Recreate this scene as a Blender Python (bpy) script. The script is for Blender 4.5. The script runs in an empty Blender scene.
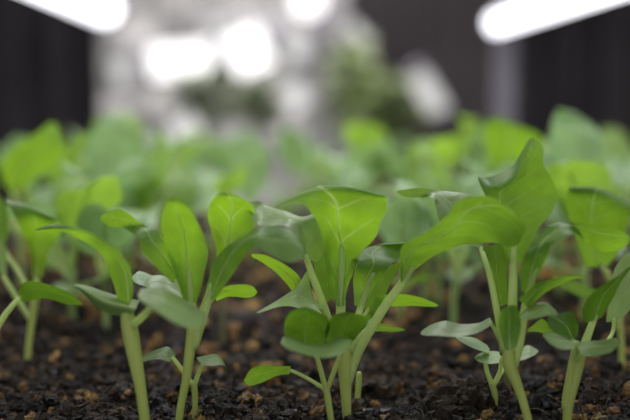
import bpy, math, random
import numpy as np
from mathutils import Vector, Matrix, noise

random.seed(7)
rng = np.random.default_rng(7)
scene = bpy.context.scene
COL = scene.collection

# ------------------------------------------------------------------ camera
# one unit is ten centimetres; soil surface is z = 0; the tray runs along +Y
F = 1050.0
CAM_H = 0.96
PITCH = math.atan((210 - 97) / F)
YAW = math.atan((315 - 288) / F)
cam_d = bpy.data.cameras.new('camera')
cam = bpy.data.objects.new('camera', cam_d)
COL.objects.link(cam)
cam.location = (0, 0, CAM_H)
ROT = Matrix.Rotation(-YAW, 3, 'Z') @ Matrix.Rotation(math.pi / 2 - PITCH, 3, 'X')
cam.rotation_euler = ROT.to_euler()
cam_d.sensor_width = 36.0
cam_d.lens = 36.0 * F / 630.0
cam_d.clip_start = 0.05
cam_d.clip_end = 300
cam_d.dof.use_dof = True
cam_d.dof.focus_distance = 3.13
cam_d.dof.aperture_fstop = 0.54
cam_d.dof.aperture_blades = 0
scene.camera = cam


def ray(px, py):
    return ROT @ Vector(((px - 315) / F, (210 - py) / F, -1.0))


def P(px, py, y):
    """point of the vertical plane Y = y seen at this pixel"""
    r = ray(px, py)
    t = y / r.y
    return Vector((r.x * t, y, CAM_H + r.z * t))


def ground_y(px, py):
    r = ray(px, py)
    t = -CAM_H / r.z
    return r.y * t


def pxu(y):
    return y / F


# ------------------------------------------------------------------ materials
def new_mat(name):
    m = bpy.data.materials.new(name)
    m.use_nodes = True
    nt = m.node_tree
    nt.nodes.clear()
    out = nt.nodes.new('ShaderNodeOutputMaterial')
    return m, nt, out


def N(nt, kind, **kw):
    n = nt.nodes.new(kind)
    for k, v in kw.items():
        if k.startswith('in_'):
            key = k[3:]
            key = int(key) if key.isdigit() else key.replace('_', ' ')
            n.inputs[key].default_value = v
        else:
            setattr(n, k, v)
    return n


def math_node(nt, op, a, b=None, c=None, clamp=False):
    n = nt.nodes.new('ShaderNodeMath')
    n.operation = op
    n.use_clamp = clamp
    for i, v in enumerate((a, b, c)):
        if v is None:
            continue
        if isinstance(v, (int, float)):
            n.inputs[i].default_value = v
        else:
            nt.links.new(v, n.inputs[i])
    return n.outputs[0]


def mixcol(nt, fac, a, b):
    n = nt.nodes.new('ShaderNodeMix')
    n.data_type = 'RGBA'
    for sock, v in ((n.inputs[0], fac), (n.inputs[6], a), (n.inputs[7], b)):
        if hasattr(v, 'is_linked'):
            nt.links.new(v, sock)
        else:
            sock.default_value = v
    return n.outputs[2]


def c4(r, g, b):
    """sRGB 0-255 -> linear"""
    def f(u):
        u /= 255.0
        return u / 12.92 if u <= 0.04045 else ((u + 0.055) / 1.055) ** 2.4
    return (f(r), f(g), f(b), 1.0)


def leaf_material(name, diff, trans, vein, tmix=0.5, rough=0.42, spec=0.5, vein_amt=0.5, nveins=6.0):
    m, nt, out = new_mat(name)
    L = nt.links.new
    uv = N(nt, 'ShaderNodeUVMap', uv_map='UVMap')
    sep = N(nt, 'ShaderNodeSeparateXYZ')
    L(uv.outputs[0], sep.inputs[0])
    u, v = sep.outputs[0], sep.outputs[1]
    au = math_node(nt, 'ABSOLUTE', math_node(nt, 'SUBTRACT', u, 0.5))
    # side veins run obliquely from the midrib to the margin
    s = math_node(nt, 'SUBTRACT', v, math_node(nt, 'MULTIPLY', au, 0.55))
    fr = math_node(nt, 'FRACT', math_node(nt, 'MULTIPLY', s, nveins))
    d = math_node(nt, 'ABSOLUTE', math_node(nt, 'SUBTRACT', fr, 0.5))
    wv = math_node(nt, 'SUBTRACT', 0.5, math_node(nt, 'MULTIPLY', d, 1.0))
    side = math_node(nt, 'SUBTRACT', 1.0, math_node(nt, 'DIVIDE', d, 0.075), clamp=True)
    fade = math_node(nt, 'SUBTRACT', 1.0, math_node(nt, 'MULTIPLY', au, 2.2), clamp=True)
    side = math_node(nt, 'MULTIPLY', math_node(nt, 'MULTIPLY', side, fade), 0.75)
    mid = math_node(nt, 'SUBTRACT', 1.0, math_node(nt, 'DIVIDE', au, 0.03), clamp=True)
    vm = math_node(nt, 'MAXIMUM', side, mid)
    vm = math_node(nt, 'MULTIPLY', vm, vein_amt)
    geo = N(nt, 'ShaderNodeNewGeometry')
    nz = N(nt, 'ShaderNodeTexNoise', in_Scale=9.0, in_Detail=3.0)
    L(geo.outputs['Position'], nz.inputs['Vector'])
    mott = N(nt, 'ShaderNodeMapRange', in_1=0.3, in_2=0.7, in_3=0.78, in_4=1.15)
    L(nz.outputs[0], mott.inputs[0])

    def tint(c):
        base = mixcol(nt, vm, c, vein)
        mul = nt.nodes.new('ShaderNodeVectorMath')
        mul.operation = 'SCALE'
        L(base, mul.inputs[0])
        L(mott.outputs[0], mul.inputs['Scale'])
        return mul.outputs[0]
    dcol, tcol = tint(diff), tint(trans)
    fine = N(nt, 'ShaderNodeTexNoise', in_Scale=38.0, in_Detail=3.0)
    L(geo.outputs['Position'], fine.inputs['Vector'])
    hgt = math_node(nt, 'ADD', math_node(nt, 'MULTIPLY', fine.outputs[0], 0.55), math_node(nt, 'MULTIPLY', vm, -0.55))
    bump = N(nt, 'ShaderNodeBump', in_Strength=0.45, in_Distance=0.012)
    L(hgt, bump.inputs['Height'])
    pb = N(nt, 'ShaderNodeBsdfPrincipled')
    L(dcol, pb.inputs['Base Color'])
    pb.inputs['Roughness'].default_value = rough
    pb.inputs['Specular IOR Level'].default_value = spec
    L(bump.outputs[0], pb.inputs['Normal'])
    tr = N(nt, 'ShaderNodeBsdfTranslucent')
    L(tcol, tr.inputs['Color'])
    L(bump.outputs[0], tr.inputs['Normal'])
    mx = N(nt, 'ShaderNodeMixShader', in_0=tmix)
    L(pb.outputs[0], mx.inputs[1])
    L(tr.outputs[0], mx.inputs[2])
    L(mx.outputs[0], out.inputs[0])
    return m


LEAF = {
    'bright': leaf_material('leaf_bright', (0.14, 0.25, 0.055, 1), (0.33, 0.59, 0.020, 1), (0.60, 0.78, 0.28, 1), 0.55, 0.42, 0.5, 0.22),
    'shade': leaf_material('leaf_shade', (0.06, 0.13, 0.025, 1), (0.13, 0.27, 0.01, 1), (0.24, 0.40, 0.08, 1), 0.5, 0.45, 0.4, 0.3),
    'veined': leaf_material('leaf_veined', (0.15, 0.27, 0.055, 1), (0.36, 0.64, 0.020, 1), (0.72, 0.86, 0.36, 1), 0.55, 0.42, 0.5, 0.6, 4.0),
    'mid': leaf_material('leaf_mid', (0.14, 0.25, 0.06, 1), (0.27, 0.50, 0.018, 1), (0.56, 0.76, 0.28, 1), 0.5, 0.42, 0.5, 0.4),
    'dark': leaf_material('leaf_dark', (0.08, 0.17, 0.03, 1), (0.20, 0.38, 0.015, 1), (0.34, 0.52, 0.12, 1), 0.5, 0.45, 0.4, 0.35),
    'grey': leaf_material('leaf_greyish', (0.22, 0.33, 0.115, 1), (0.28, 0.48, 0.05, 1), (0.44, 0.60, 0.32, 1), 0.33, 0.40, 0.65, 0.3),
    'pale': leaf_material('leaf_pale', (0.34, 0.48, 0.17, 1), (0.36, 0.62, 0.08, 1), (0.56, 0.72, 0.36, 1), 0.4, 0.40, 0.5, 0.3),
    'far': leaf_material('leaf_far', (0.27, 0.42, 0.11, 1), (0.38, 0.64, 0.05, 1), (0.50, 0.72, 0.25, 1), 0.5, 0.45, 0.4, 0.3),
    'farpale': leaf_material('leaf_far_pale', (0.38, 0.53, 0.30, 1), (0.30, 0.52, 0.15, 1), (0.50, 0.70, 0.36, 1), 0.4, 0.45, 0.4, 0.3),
}


def stem_material(name, a, b, tmix=0.3):
    m, nt, out = new_mat(name)
    L = nt.links.new
    geo = N(nt, 'ShaderNodeNewGeometry')
    mp = N(nt, 'ShaderNodeMapping')
    mp.inputs['Scale'].default_value = (60, 60, 3)
    L(geo.outputs['Position'], mp.inputs[0])
    nz = N(nt, 'ShaderNodeTexNoise', in_Scale=1.0, in_Detail=3.0)
    L(mp.outputs[0], nz.inputs['Vector'])
    col = mixcol(nt, nz.outputs[0], a, b)
    pb = N(nt, 'ShaderNodeBsdfPrincipled', in_Roughness=0.42)
    L(col, pb.inputs['Base Color'])
    pb.inputs['Subsurface Weight'].default_value = 0.0
    tr = N(nt, 'ShaderNodeBsdfTranslucent')
    L(col, tr.inputs['Color'])
    bump = N(nt, 'ShaderNodeBump', in_Strength=0.35, in_Distance=0.01)
    L(nz.outputs[0], bump.inputs['Height'])
    L(bump.outputs[0], pb.inputs['Normal'])
    mx = N(nt, 'ShaderNodeMixShader', in_0=tmix)
    L(pb.outputs[0], mx.inputs[1])
    L(tr.outputs[0], mx.inputs[2])
    L(mx.outputs[0], out.inputs[0])
    return m


STEM = stem_material('stem_green', (0.50, 0.61, 0.13, 1), (0.66, 0.74, 0.27, 1), 0.4)
PETI = stem_material('petiole_pale', (0.62, 0.76, 0.28, 1), (0.78, 0.88, 0.46, 1), 0.6)
STEMDIM = stem_material('stem_brownish', (0.20, 0.20, 0.09, 1), (0.30, 0.28, 0.14, 1))
STEMFAR = stem_material('stem_far', (0.34, 0.50, 0.14, 1), (0.50, 0.66, 0.26, 1))


def plain(name, col, rough=0.6, nscale=6.0, amt=0.25, metallic=0.0, bump=0.2):
    m, nt, out = new_mat(name)
    L = nt.links.new
    tc = N(nt, 'ShaderNodeTexCoord')
    nz = N(nt, 'ShaderNodeTexNoise', in_Scale=nscale, in_Detail=4.0)
    L(tc.outputs['Object'], nz.inputs['Vector'])
    lo = tuple(c * (1 - amt) for c in col[:3]) + (1,)
    hi = tuple(min(1, c * (1 + amt)) for c in col[:3]) + (1,)
    pb = N(nt, 'ShaderNodeBsdfPrincipled', in_Roughness=rough, in_Metallic=metallic)
    L(mixcol(nt, nz.outputs[0], lo, hi), pb.inputs['Base Color'])
    bp = N(nt, 'ShaderNodeBump', in_Strength=bump, in_Distance=0.02)
    L(nz.outputs[0], bp.inputs['Height'])
    L(bp.outputs[0], pb.inputs['Normal'])
    L(pb.outputs[0], out.inputs[0])
    return m


def glow(name, col, strength):
    m, nt, out = new_mat(name)
    em = N(nt, 'ShaderNodeEmission', in_Color=col, in_Strength=strength)
    nt.links.new(em.outputs[0], out.inputs[0])
    return m


# ------------------------------------------------------------------ mesh helpers
def link_mesh(name, verts, faces, mat, parent=None, uvs=None, smooth=True, loc=None):
    me = bpy.data.meshes.new(name)
    if loc is not None:
        verts = [Vector(v) - Vector(loc) for v in verts]
    me.from_pydata([tuple(v) for v in verts], [], faces)
    if uvs is not None:
        lay = me.uv_layers.new(name='UVMap')
        for p in me.polygons:
            for li in p.loop_indices:
                lay.data[li].uv = uvs[me.loops[li].vertex_index]
    if smooth:
        me.polygons.foreach_set('use_smooth', [True] * len(me.polygons))
    if mat is not None:
        me.materials.append(mat)
    me.update()
    o = bpy.data.objects.new(name, me)
    COL.objects.link(o)
    if parent is not None:
        o.parent = parent
    elif loc is not None:
        o.location = loc
    return o


def empty(name, label, cat, loc, group=None):
    o = bpy.data.objects.new(name, None)
    o.empty_display_size = 0.1
    COL.objects.link(o)
    o.location = loc
    o['label'] = label
    o['category'] = cat
    if group:
        o['group'] = group
    return o


def tag(o, label, cat, group=None):
    o['label'] = label
    o['category'] = cat
    if group:
        o['group'] = group
    return o


def structure(o):
    o['kind'] = 'structure'
    return o


def cr(p0, p1, p2, p3, t):
    return 0.5 * ((2 * p1) + (p2 - p0) * t + (2 * p0 - 5 * p1 + 4 * p2 - p3) * t * t + (3 * p1 - p0 - 3 * p2 + p3) * t ** 3)


def cr_line(pts, n):
    """Catmull-Rom through pts (Vectors), n steps per span"""
    out = []
    k = len(pts)
    for i in range(k - 1):
        p0 = pts[i - 1] if i > 0 else pts[0] * 2 - pts[1]
        p3 = pts[i + 2] if i + 2 < k else pts[-1] * 2 - pts[-2]
        for j in range(n):
            out.append(cr(p0, pts[i], pts[i + 1], p3, j / n))
    out.append(pts[-1].copy())
    return out


def tube_geo(pts, radii, seg=10, verts=None, faces=None, cap=True):
    """round tube along pts (Vectors); appends to verts/faces"""
    verts = [] if verts is None else verts
    faces = [] if faces is None else faces
    base = len(verts)
    n = len(pts)
    up = Vector((0.3, 1, 0.1))
    for i in range(n):
        t = (pts[min(i + 1, n - 1)] - pts[max(i - 1, 0)])
        if t.length < 1e-9:
            t = Vector((0, 0, 1))
        t.normalize()
        a = up - t * up.dot(t)
        a.normalize()
        b = t.cross(a)
        for s in range(seg):
            ang = 2 * math.pi * s / seg
            verts.append(pts[i] + (a * math.cos(ang) + b * math.sin(ang)) * radii[i])
    for i in range(n - 1):
        for s in range(seg):
            s2 = (s + 1) % seg
            faces.append((base + i * seg + s, base + i * seg + s2, base + (i + 1) * seg + s2, base + (i + 1) * seg + s))
    if cap:
        faces.append(tuple(base + s for s in range(seg))[::-1])
        faces.append(tuple(base + (n - 1) * seg + s for s in range(seg)))
    return verts, faces


def smooth_tube(ctrl, n=6, seg=10):
    """ctrl: list of (Vector, radius)"""
    v4 = [Vector((p.x, p.y, p.z, r)) for p, r in ctrl]
    line = cr_line(v4, n)
    pts = [Vector((q[0], q[1], q[2])) for q in line]
    rad = [max(q[3], 0.0006) for q in line]
    return pts, rad


def blade_geo(rows, nv=6, nu=4, wob=0.004, seed=0.0):
    """rows: control grid of Vectors; returns verts, faces, uvs, centre line"""
    R, C = len(rows), len(rows[0])
    cols = [cr_line([rows[r][c] for r in range(R)], nv) for c in range(C)]
    nR = len(cols[0])
    grid = [cr_line([cols[c][i] for c in range(C)], nu) for i in range(nR)]
    nC = len(grid[0])
    verts, uvs, faces = [], [], []
    off = Vector((seed * 3.1, seed * 1.7, seed))
    for i in range(nR):
        for j in range(nC):
            p = grid[i][j]
            q = noise.noise_vector(p * 14 + off) * wob
            verts.append(p + q)
            uvs.append((j / (nC - 1), i / (nR - 1)))
    for i in range(nR - 1):
        for j in range(nC - 1):
            a = i * nC + j
            faces.append((a, a + 1, a + nC + 1, a + nC))
    mid = [verts[i * nC + (nC - 1) // 2].copy() for i in range(nR)]
    return verts, faces, uvs, mid


# ------------------------------------------------------------------ seedlings drawn point by point
class Seedling:
    def __init__(self, name, label, base, group='seedlings in the front of the tray', cat='seedling', depth=None):
        self.y = ground_y(*base) if depth is None else depth
        b = P(base[0], base[1], self.y)
        self.base = Vector((b.x, b.y, 0))
        self.root = empty(name, label, cat, self.base, group)
        self.k = 0

    def pt(self, q):
        return P(q[0], q[1], self.y + (q[2] if len(q) > 2 else 0.0))

    def tube_ctrl(self, pts, dys=None):
        out = []
        for i, q in enumerate(pts):
            dy = q[3] if len(q) > 3 else 0.0
            out.append((P(q[0], q[1], self.y + dy), q[2] * pxu(self.y + dy)))
        return out

    def stem(self, *paths, mat=None, name='stem'):
        verts, faces = [], []
        for k, pts in enumerate(paths):
            ctrl = self.tube_ctrl(pts)
            if k == 0:
                p, r = ctrl[0]
                ctrl.insert(0, (Vector((p.x, p.y, min(p.z, 0) - 0.05)), r * 1.05))
            p, r = smooth_tube(ctrl)
            tube_geo(p, r, 12, verts, faces)
        return link_mesh(name, verts, faces, mat or STEM, self.root, loc=self.base)

    def leaf(self, rows, petiole=None, mat='mid', tip=None, dy=None, lr=(0.0, 0.0), rib=None, name='leaf', label=None, wob=0.004, pmat=None, all_dy=0.0, nv=6):
        """rows: list of rows of (px,py) or (px,py,dy); dy: per-row depth; lr: extra depth left / right edge"""
        self.k += 1
        g = []
        n = len(rows)
        for i, row in enumerate(rows):
            d0 = 0.0
            if dy is not None:
                t = i / max(1, n - 1) * (len(dy) - 1)
                a = int(min(t, len(dy) - 2)) if len(dy) > 1 else 0
                d0 = dy[a] + (dy[a + 1] - dy[a]) * (t - a) if len(dy) > 1 else dy[0]
            C = len(row)
            out = []
            for j, q in enumerate(row):
                f = j / (C - 1) * 2 - 1
                e = lr[0] * max(0, -f) + lr[1] * max(0, f)
                out.append(P(q[0], q[1], self.y + all_dy + d0 + e + (q[2] if len(q) > 2 else 0.0)))
            g.append(out)
        if tip is not None:
            d0 = dy[-1] if dy is not None else 0.0
            tp = P(tip[0], tip[1], self.y + all_dy + d0 + (tip[2] if len(tip) > 2 else 0.0))
            C = len(g[0])
            # round the end off: a narrow row just before the tip
            last = g[-1]
            near = []
            for j in range(C):
                base = last[j] * 0.32 + tp * 0.68
                m = last[C // 2] * 0.32 + tp * 0.68
                near.append(m + (base - m) * 1.75)
            g.append(near)
            g.append([tp + (near[j] - near[C // 2]) * 0.12 for j in range(C)])
        v, f, uv, mid = blade_geo(g, nv=nv, nu=5 if len(g[0]) <= 3 else 4, wob=wob, seed=self.k + self.base.x)
        o = link_mesh(name, v, f, LEAF[mat], self.root, uvs=uv, loc=self.base)
        if label:
            o['label'] = label
        verts, faces = [], []
        if petiole:
            ctrl = self.tube_ctrl(petiole)
            p, r = smooth_tube(ctrl)
            tube_geo(p, r, 10, verts, faces)
            r1 = petiole[-1][2]
        else:
            r1 = 1.6
        if rib is None:
            rib = 0.9
        if rib > 0:
            rib *= 0.6
            m = mid[:max(3, int(len(mid) * 0.72))]
            u = pxu(self.y)
            tube_geo(m, [rib * u * (1 - 0.85 * i / (len(m) - 1)) for i in range(len(m))], 8, verts, faces)
        if verts:
            link_mesh('petiole' if petiole else 'midrib', verts, faces, pmat or PETI, o, loc=self.base)
        return o


FRONT = 'seedlings in the front row of the tray'
# ---- A: big stem at the left
A = Seedling('seedling', 'thick-stemmed green seedling at front left with a narrow leaf arching far left', (147, 440), FRONT)
A.stem([(147, 440, 5.0), (141, 392, 5.6), (134, 352, 7.6), (129, 325, 8.2), (126, 308, 5.5)])
A.leaf([[(119, 304), (125, 306), (131, 301), (132, 300, 0.02)], [(113, 283), (122, 280), (132, 285), (133, 286, 0.03)], [(106, 262), (117, 262), (128, 267.5), (130, 267, 0.03)],
        [(92, 246.5), (103, 247), (115, 251), (117, 249, 0.03)], [(75, 237), (84, 235.5), (95, 238), (97, 236, 0.03)], [(56, 230.5), (63, 229), (72, 229.5), (75, 227, 0.03)], [(42, 231.5), (45, 230), (49, 228), (54, 224.5, 0.06)]],
       tip=(33, 230), dy=(0, 0.03, 0.1), lr=(0.05, -0.05), mat='bright', rib=1.6)
A.leaf([[(140, 300), (136, 309), (130, 317)], [(122, 297), (117, 304), (112, 314)], [(104, 292), (100, 298), (95, 306)],
        [(88, 286), (86, 291), (86, 297)], [(78, 284.5), (78, 287), (80, 291)]],
       tip=(73, 286), dy=(-0.03, -0.05, -0.05), lr=(0.14, 0.03), mat='grey', rib=1.0)
A.leaf([[(141, 289), (138, 295), (142, 302)], [(155, 287), (152, 297), (154, 310)], [(170, 291), (168, 303), (166, 318)],
        [(187, 300), (184, 311), (181, 326)], [(200, 310), (197, 318), (194, 328)]],
       petiole=[(131, 326, 4.5), (141, 318, 4, -0.06), (150, 309, 3.5, -0.14), (156, 304, 2.5, -0.19)],
       tip=(208, 321), dy=(-0.16, -0.2, -0.22), lr=(0.08, -0.08), mat='grey', rib=0.8)

# ---- B: tall seedling with the upright spoon leaf
B = Seedling('seedling', 'front seedling with an upright spoon-shaped leaf and a grey-green leaf drooping right', (178, 431), FRONT)
B.stem([(178, 431, 3.7), (181, 405, 4.0), (186, 380, 4.6), (190, 350, 5.4), (193, 325, 6.0), (193, 308, 4.6)])
B.leaf([[(186, 305), (191, 303), (197, 302)], [(178, 281), (189, 279), (204, 277)], [(169, 258), (187, 256), (208, 255)], [(163, 238), (184, 236), (204, 237)],
        [(162, 218), (179, 215), (196, 219)], [(166, 203), (175, 203), (186, 206)]],
       petiole=[(193, 330, 4.6), (192, 306, 4.2), (190, 284, 3.2), (189, 270, 2.4)], tip=(173, 196.5), dy=(0, 0.0, -0.12), lr=(-0.03, -0.03), mat='bright', rib=2.0)
B.leaf([[(206, 302), (210, 301), (216, 299)], [(208, 280), (218, 278), (230, 277)], [(214, 262), (228, 259), (243, 259)], [(226, 247), (241, 243), (254, 246)],
        [(243, 237), (256, 236), (266, 252)], [(262, 227), (271, 240), (280, 259)], [(284, 227), (287, 242), (294, 262)], [(298, 235), (300, 246), (303, 258)]],
       petiole=[(194, 348, 4.5), (200, 325, 5.2), (206, 305, 5.0), (213, 284, 3.6)], tip=(306, 250), dy=(0, -0.1, -0.2, -0.22, -0.22), lr=(0.07, -0.04), mat='mid', rib=1.2,
       label='leaf with a grey-green upper side drooping right')
B.leaf([[(213, 276), (219, 270), (226, 268)], [(216, 253), (226, 248), (244, 246)], [(212, 235), (230, 230), (252, 232)], [(208, 217), (231, 214), (254, 214)],
        [(210, 204), (231, 203), (253, 206)], [(216, 195), (229, 196), (243, 199)]],
       petiole=[(196, 335, 3.6), (205, 303, 3.4, 0.02), (214, 282, 3.0, 0.04), (220, 262, 2.4, 0.05)], tip=(226, 191.5), dy=(0.05, 0.04, -0.06), lr=(-0.03, -0.03), mat='veined', rib=1.3)
B.leaf([[(172, 283), (177, 280), (181, 276)], [(157, 268), (168, 263), (176, 261)], [(144, 253), (157, 248), (168, 247)], [(139, 241), (150, 238), (161, 238)],
        [(136, 236), (147, 232), (158, 229)], [(127, 230), (136, 226), (146, 226)], [(121, 227), (126, 220, -0.05), (127, 213, -0.10)], [(110, 227.5), (112, 218, -0.05), (119, 209, -0.12)]],
       petiole=[(190, 318, 3.0), (184, 296, 2.8), (176, 279, 2.4)], tip=(100, 218), dy=(0.02, -0.04, -0.05, 0.0, 0.05), lr=(-0.03, 0.02), mat='bright', rib=1.4,
       label='leaf with a twisted tip reaching left')
B.leaf([[(177, 296), (179, 300), (177, 305)], [(166, 284), (164, 290), (160, 295)], [(150, 275), (148, 281), (146, 287)], [(139, 271.5), (138, 277), (139, 284)]],
       petiole=[(190, 325, 2.5), (184, 308, 2.3, 0.05), (178, 300, 2.0, 0.1)], tip=(132, 278), all_dy=0.1, lr=(0.06, -0.05), mat='farpale', rib=0.7)
B.leaf([[(180, 289), (182, 293), (180, 298)], [(166, 277), (164, 283), (161, 290)], [(153, 275.5), (151, 282), (151, 288)]],
       tip=(144, 284), all_dy=0.04, lr=(0.05, -0.05), mat='grey', rib=0.7)
B.leaf([[(188, 286), (189, 293), (188, 301)], [(178, 283), (176, 291), (176, 299)], [(170, 286), (169, 292), (171, 298)]],
       tip=(165, 294), all_dy=0.09, lr=(0.05, -0.05), mat='farpale', rib=0.7)
B.leaf([[(212, 293), (214, 297), (216, 301)], [(228, 286), (229, 291), (228, 297)], [(243, 284), (243, 291), (244, 298)], [(252, 286), (252, 291), (251, 297)]],
       petiole=[(198, 328, 2.6), (206, 308, 2.3, 0.03), (214, 297, 2.0, 0.05)], tip=(257, 292), all_dy=0.06, lr=(-0.03, 0.03), mat='bright', rib=0.9)

# ---- K: small seedling right beside B
K = Seedling('sprout', 'small two-leaved sprout beside the stem under the drooping blurred grey leaf', (194, 425), 'small two-leaved sprouts', 'sprout')
K.stem([(194, 425, 3.0), (195, 402, 3.0), (194, 384, 3.4)])
K.leaf([[(175, 354), (173, 360), (170, 362)], [(168, 347), (163, 354), (160, 359)], [(158, 349), (153, 356), (150, 360)], [(147, 354.5), (146, 358), (145, 361.5)]],
       petiole=[(194, 386, 2.8), (186, 375, 2.3), (177, 363, 2.2), (172, 357, 1.8)], tip=(141, 360), lr=(0.06, -0.04), mat='mid', rib=0.8, name='cotyledon')
K.leaf([[(197, 357), (200, 362), (203, 366)], [(205, 355.5), (208, 360), (212, 366)], [(214, 354), (217, 358), (221, 365)], [(221, 357), (223, 361), (225, 367)]],
       petiole=[(194, 386, 2.8), (198, 375, 2.4), (203, 363, 2.0)], tip=(226.5, 369), lr=(0.06, -0.05), mat='mid', rib=0.8, name='cotyledon')

# ---- C: the sharp central seedling
C = Seedling('seedling', 'sharp central seedling with a broad veined backlit leaf at its top', (347, 421), FRONT)
C.stem([(347, 421, 4.6), (346, 398, 5.4), (345, 374, 7.0), (344, 352, 7.5), (343, 338, 6)])
C.leaf([[(337, 306, 0.01), (339, 306), (341, 306), (343, 306), (345, 305, 0.01)],
        [(333, 292, 0.02), (337, 291), (341, 290), (345, 290), (348.5, 289, 0.02)],
        [(328, 277), (334, 275), (341, 274), (347, 274), (353, 273)],
        [(325, 257), (333, 253), (341, 252), (350, 254), (359, 257)],
        [(322, 239), (331, 235), (340, 234), (356, 238), (371, 243)],
        [(318, 222), (328, 218), (338, 218), (360, 222), (380, 227)],
        [(311, 210), (323, 206), (336, 207), (362, 209), (386, 212)],
        [(301, 203), (315, 198), (332, 198), (360, 198), (387, 201)],
        [(287, 205), (302, 196), (325, 189), (355, 189), (386, 195)],
        [(274, 211, 0.0), (293, 196.5, 0.02), (319, 186, 0.04), (350, 186.5, 0.04), (384, 194.5, 0.03)]],
       petiole=[(344, 360, 5.5), (341, 325, 5.0), (341, 290, 4.6), (342, 262, 3.6), (341, 245, 2.6)], dy=(0.0, 0.0, -0.1, -0.14), lr=(-0.04, -0.03), mat='veined', rib=2.0,
       label='broad backlit leaf with pale veins', wob=0.006)
C.leaf([[(301, 257), (304, 260), (317, 264)], [(300, 246), (306, 243), (324, 250)], [(298, 234), (305, 229), (325.5, 230)], [(288, 229), (300, 221), (324, 213)],
        [(272, 226), (283, 219), (300, 214)], [(256, 225), (266, 214), (281, 208)], [(249, 215), (255, 208), (264, 203.5)]],
       petiole=[(337, 352, 4.0), (327, 315, 4.0), (314, 280, 3.6), (305, 254, 2.8, -0.03)], tip=(249, 201), dy=(-0.02, -0.06, -0.06), lr=(-0.06, 0.05), mat='grey', rib=1.2, wob=0.012,
       label='crumpled grey-green leaf folded to the left')
C.leaf([[(326, 303), (331, 300), (338, 298)], [(315, 272), (325, 272), (338, 273)], [(310, 255), (322, 250), (335, 248)]], all_dy=0.06, mat='dark', rib=0.8)
C.leaf([[(354, 305), (361, 308), (366, 303)], [(353, 280), (364, 285), (376, 284)], [(357, 263, -0.05), (374, 265, -0.06), (391, 265, -0.06)], [(352, 257), (373, 253), (400, 256)], [(370, 246, 0.06), (388, 243, 0.06), (408, 243, 0.06)]],
       petiole=[(350, 352, 4.2), (357, 320, 3.8), (366, 292, 3.0), (374, 272, 2.2, -0.04)], tip=(414, 242), dy=(0, 0), mat='mid', rib=1.0)
C.leaf([[(366, 327), (370, 324), (376, 316)], [(364, 302), (373, 298), (386, 292)], [(370, 280), (383, 278), (398, 270)], [(381, 267), (391, 265), (403, 262)]],
       petiole=[(356, 360, 3.0), (363, 340, 2.8), (371, 320, 2.0, 0.04)], all_dy=0.06, lr=(0.03, -0.02), mat='bright', rib=0.9)
C.leaf([[(376, 295), (376, 300), (378, 306)], [(399, 294.5), (398, 300), (396, 306.5)], [(419, 297.5), (419, 301), (417, 306)]],
       petiole=[(352, 345, 2.6), (363, 318, 2.2, 0.05), (377, 300, 1.8, 0.1)], tip=(438, 305.5), all_dy=0.1, lr=(-0.04, 0.03), mat='bright', rib=0.6)
C.leaf([[(368, 323), (368, 327), (369, 332)], [(384, 323.5), (384, 327), (385, 331)]], tip=(405, 329.5), all_dy=0.12, mat='bright', rib=0.6,
       petiole=[(352, 355, 2.2), (358, 338, 2, 0.06), (368, 327, 1.6, 0.12)])
C.leaf([[(402, 284), (402, 283), (406, 277), (411, 272)], [(400, 262, 0.02), (401, 264), (411, 264), (422, 264)], [(403, 245, 0.03), (405, 249), (421, 251), (438, 254)],
        [(427, 231, 0.03), (430, 236), (442, 241), (458, 245)], [(446, 217, 0.03), (450, 223), (462, 232), (478, 243)], [(455, 203, 0.02), (458, 207), (474, 222), (495, 243)],
        [(472, 196.5, 0.01), (473, 199), (491, 217), (510, 247)], [(493, 198), (494, 200), (507, 216), (519, 244)], [(510, 207), (511, 209), (517, 220), (523, 237)]],
       petiole=[(347, 385, 4.5), (358, 352, 5.4), (380, 314, 5.0), (401, 284, 4.2), (414, 266, 2.8, -0.02)], tip=(524, 224), dy=(0.0, -0.06, -0.13, -0.2, -0.24), lr=(-0.07, 0.06), mat='mid', rib=1.6,
       label='broad leaf on a long slanting stalk reaching right')
C.leaf([[(316, 302), (322, 306), (321, 310)], [(310, 286), (308, 300), (305, 310)], [(307, 271), (298, 296), (291, 306)], [(296, 287), (286, 300), (278, 307)], [(280, 299), (272, 305), (268, 310)]],
       petiole=[(338, 345, 2.6), (330, 322, 2.3), (320, 307, 1.8)], tip=(256, 313), lr=(0.04, -0.05), mat='pale', rib=0.9)
C.leaf([[(303, 292), (299, 295), (295, 297)], [(299, 277), (293, 281), (288, 285)], [(285, 264), (280, 268), (275, 271)], [(268, 255), (264, 258), (261, 262)]],
       tip=(251, 254), all_dy=0.12, mat='bright', rib=0.7, lr=(-0.04, 0.03), petiole=[(335, 335, 2.4), (318, 312, 2.2, 0.06), (299, 295, 1.7, 0.12)])

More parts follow.
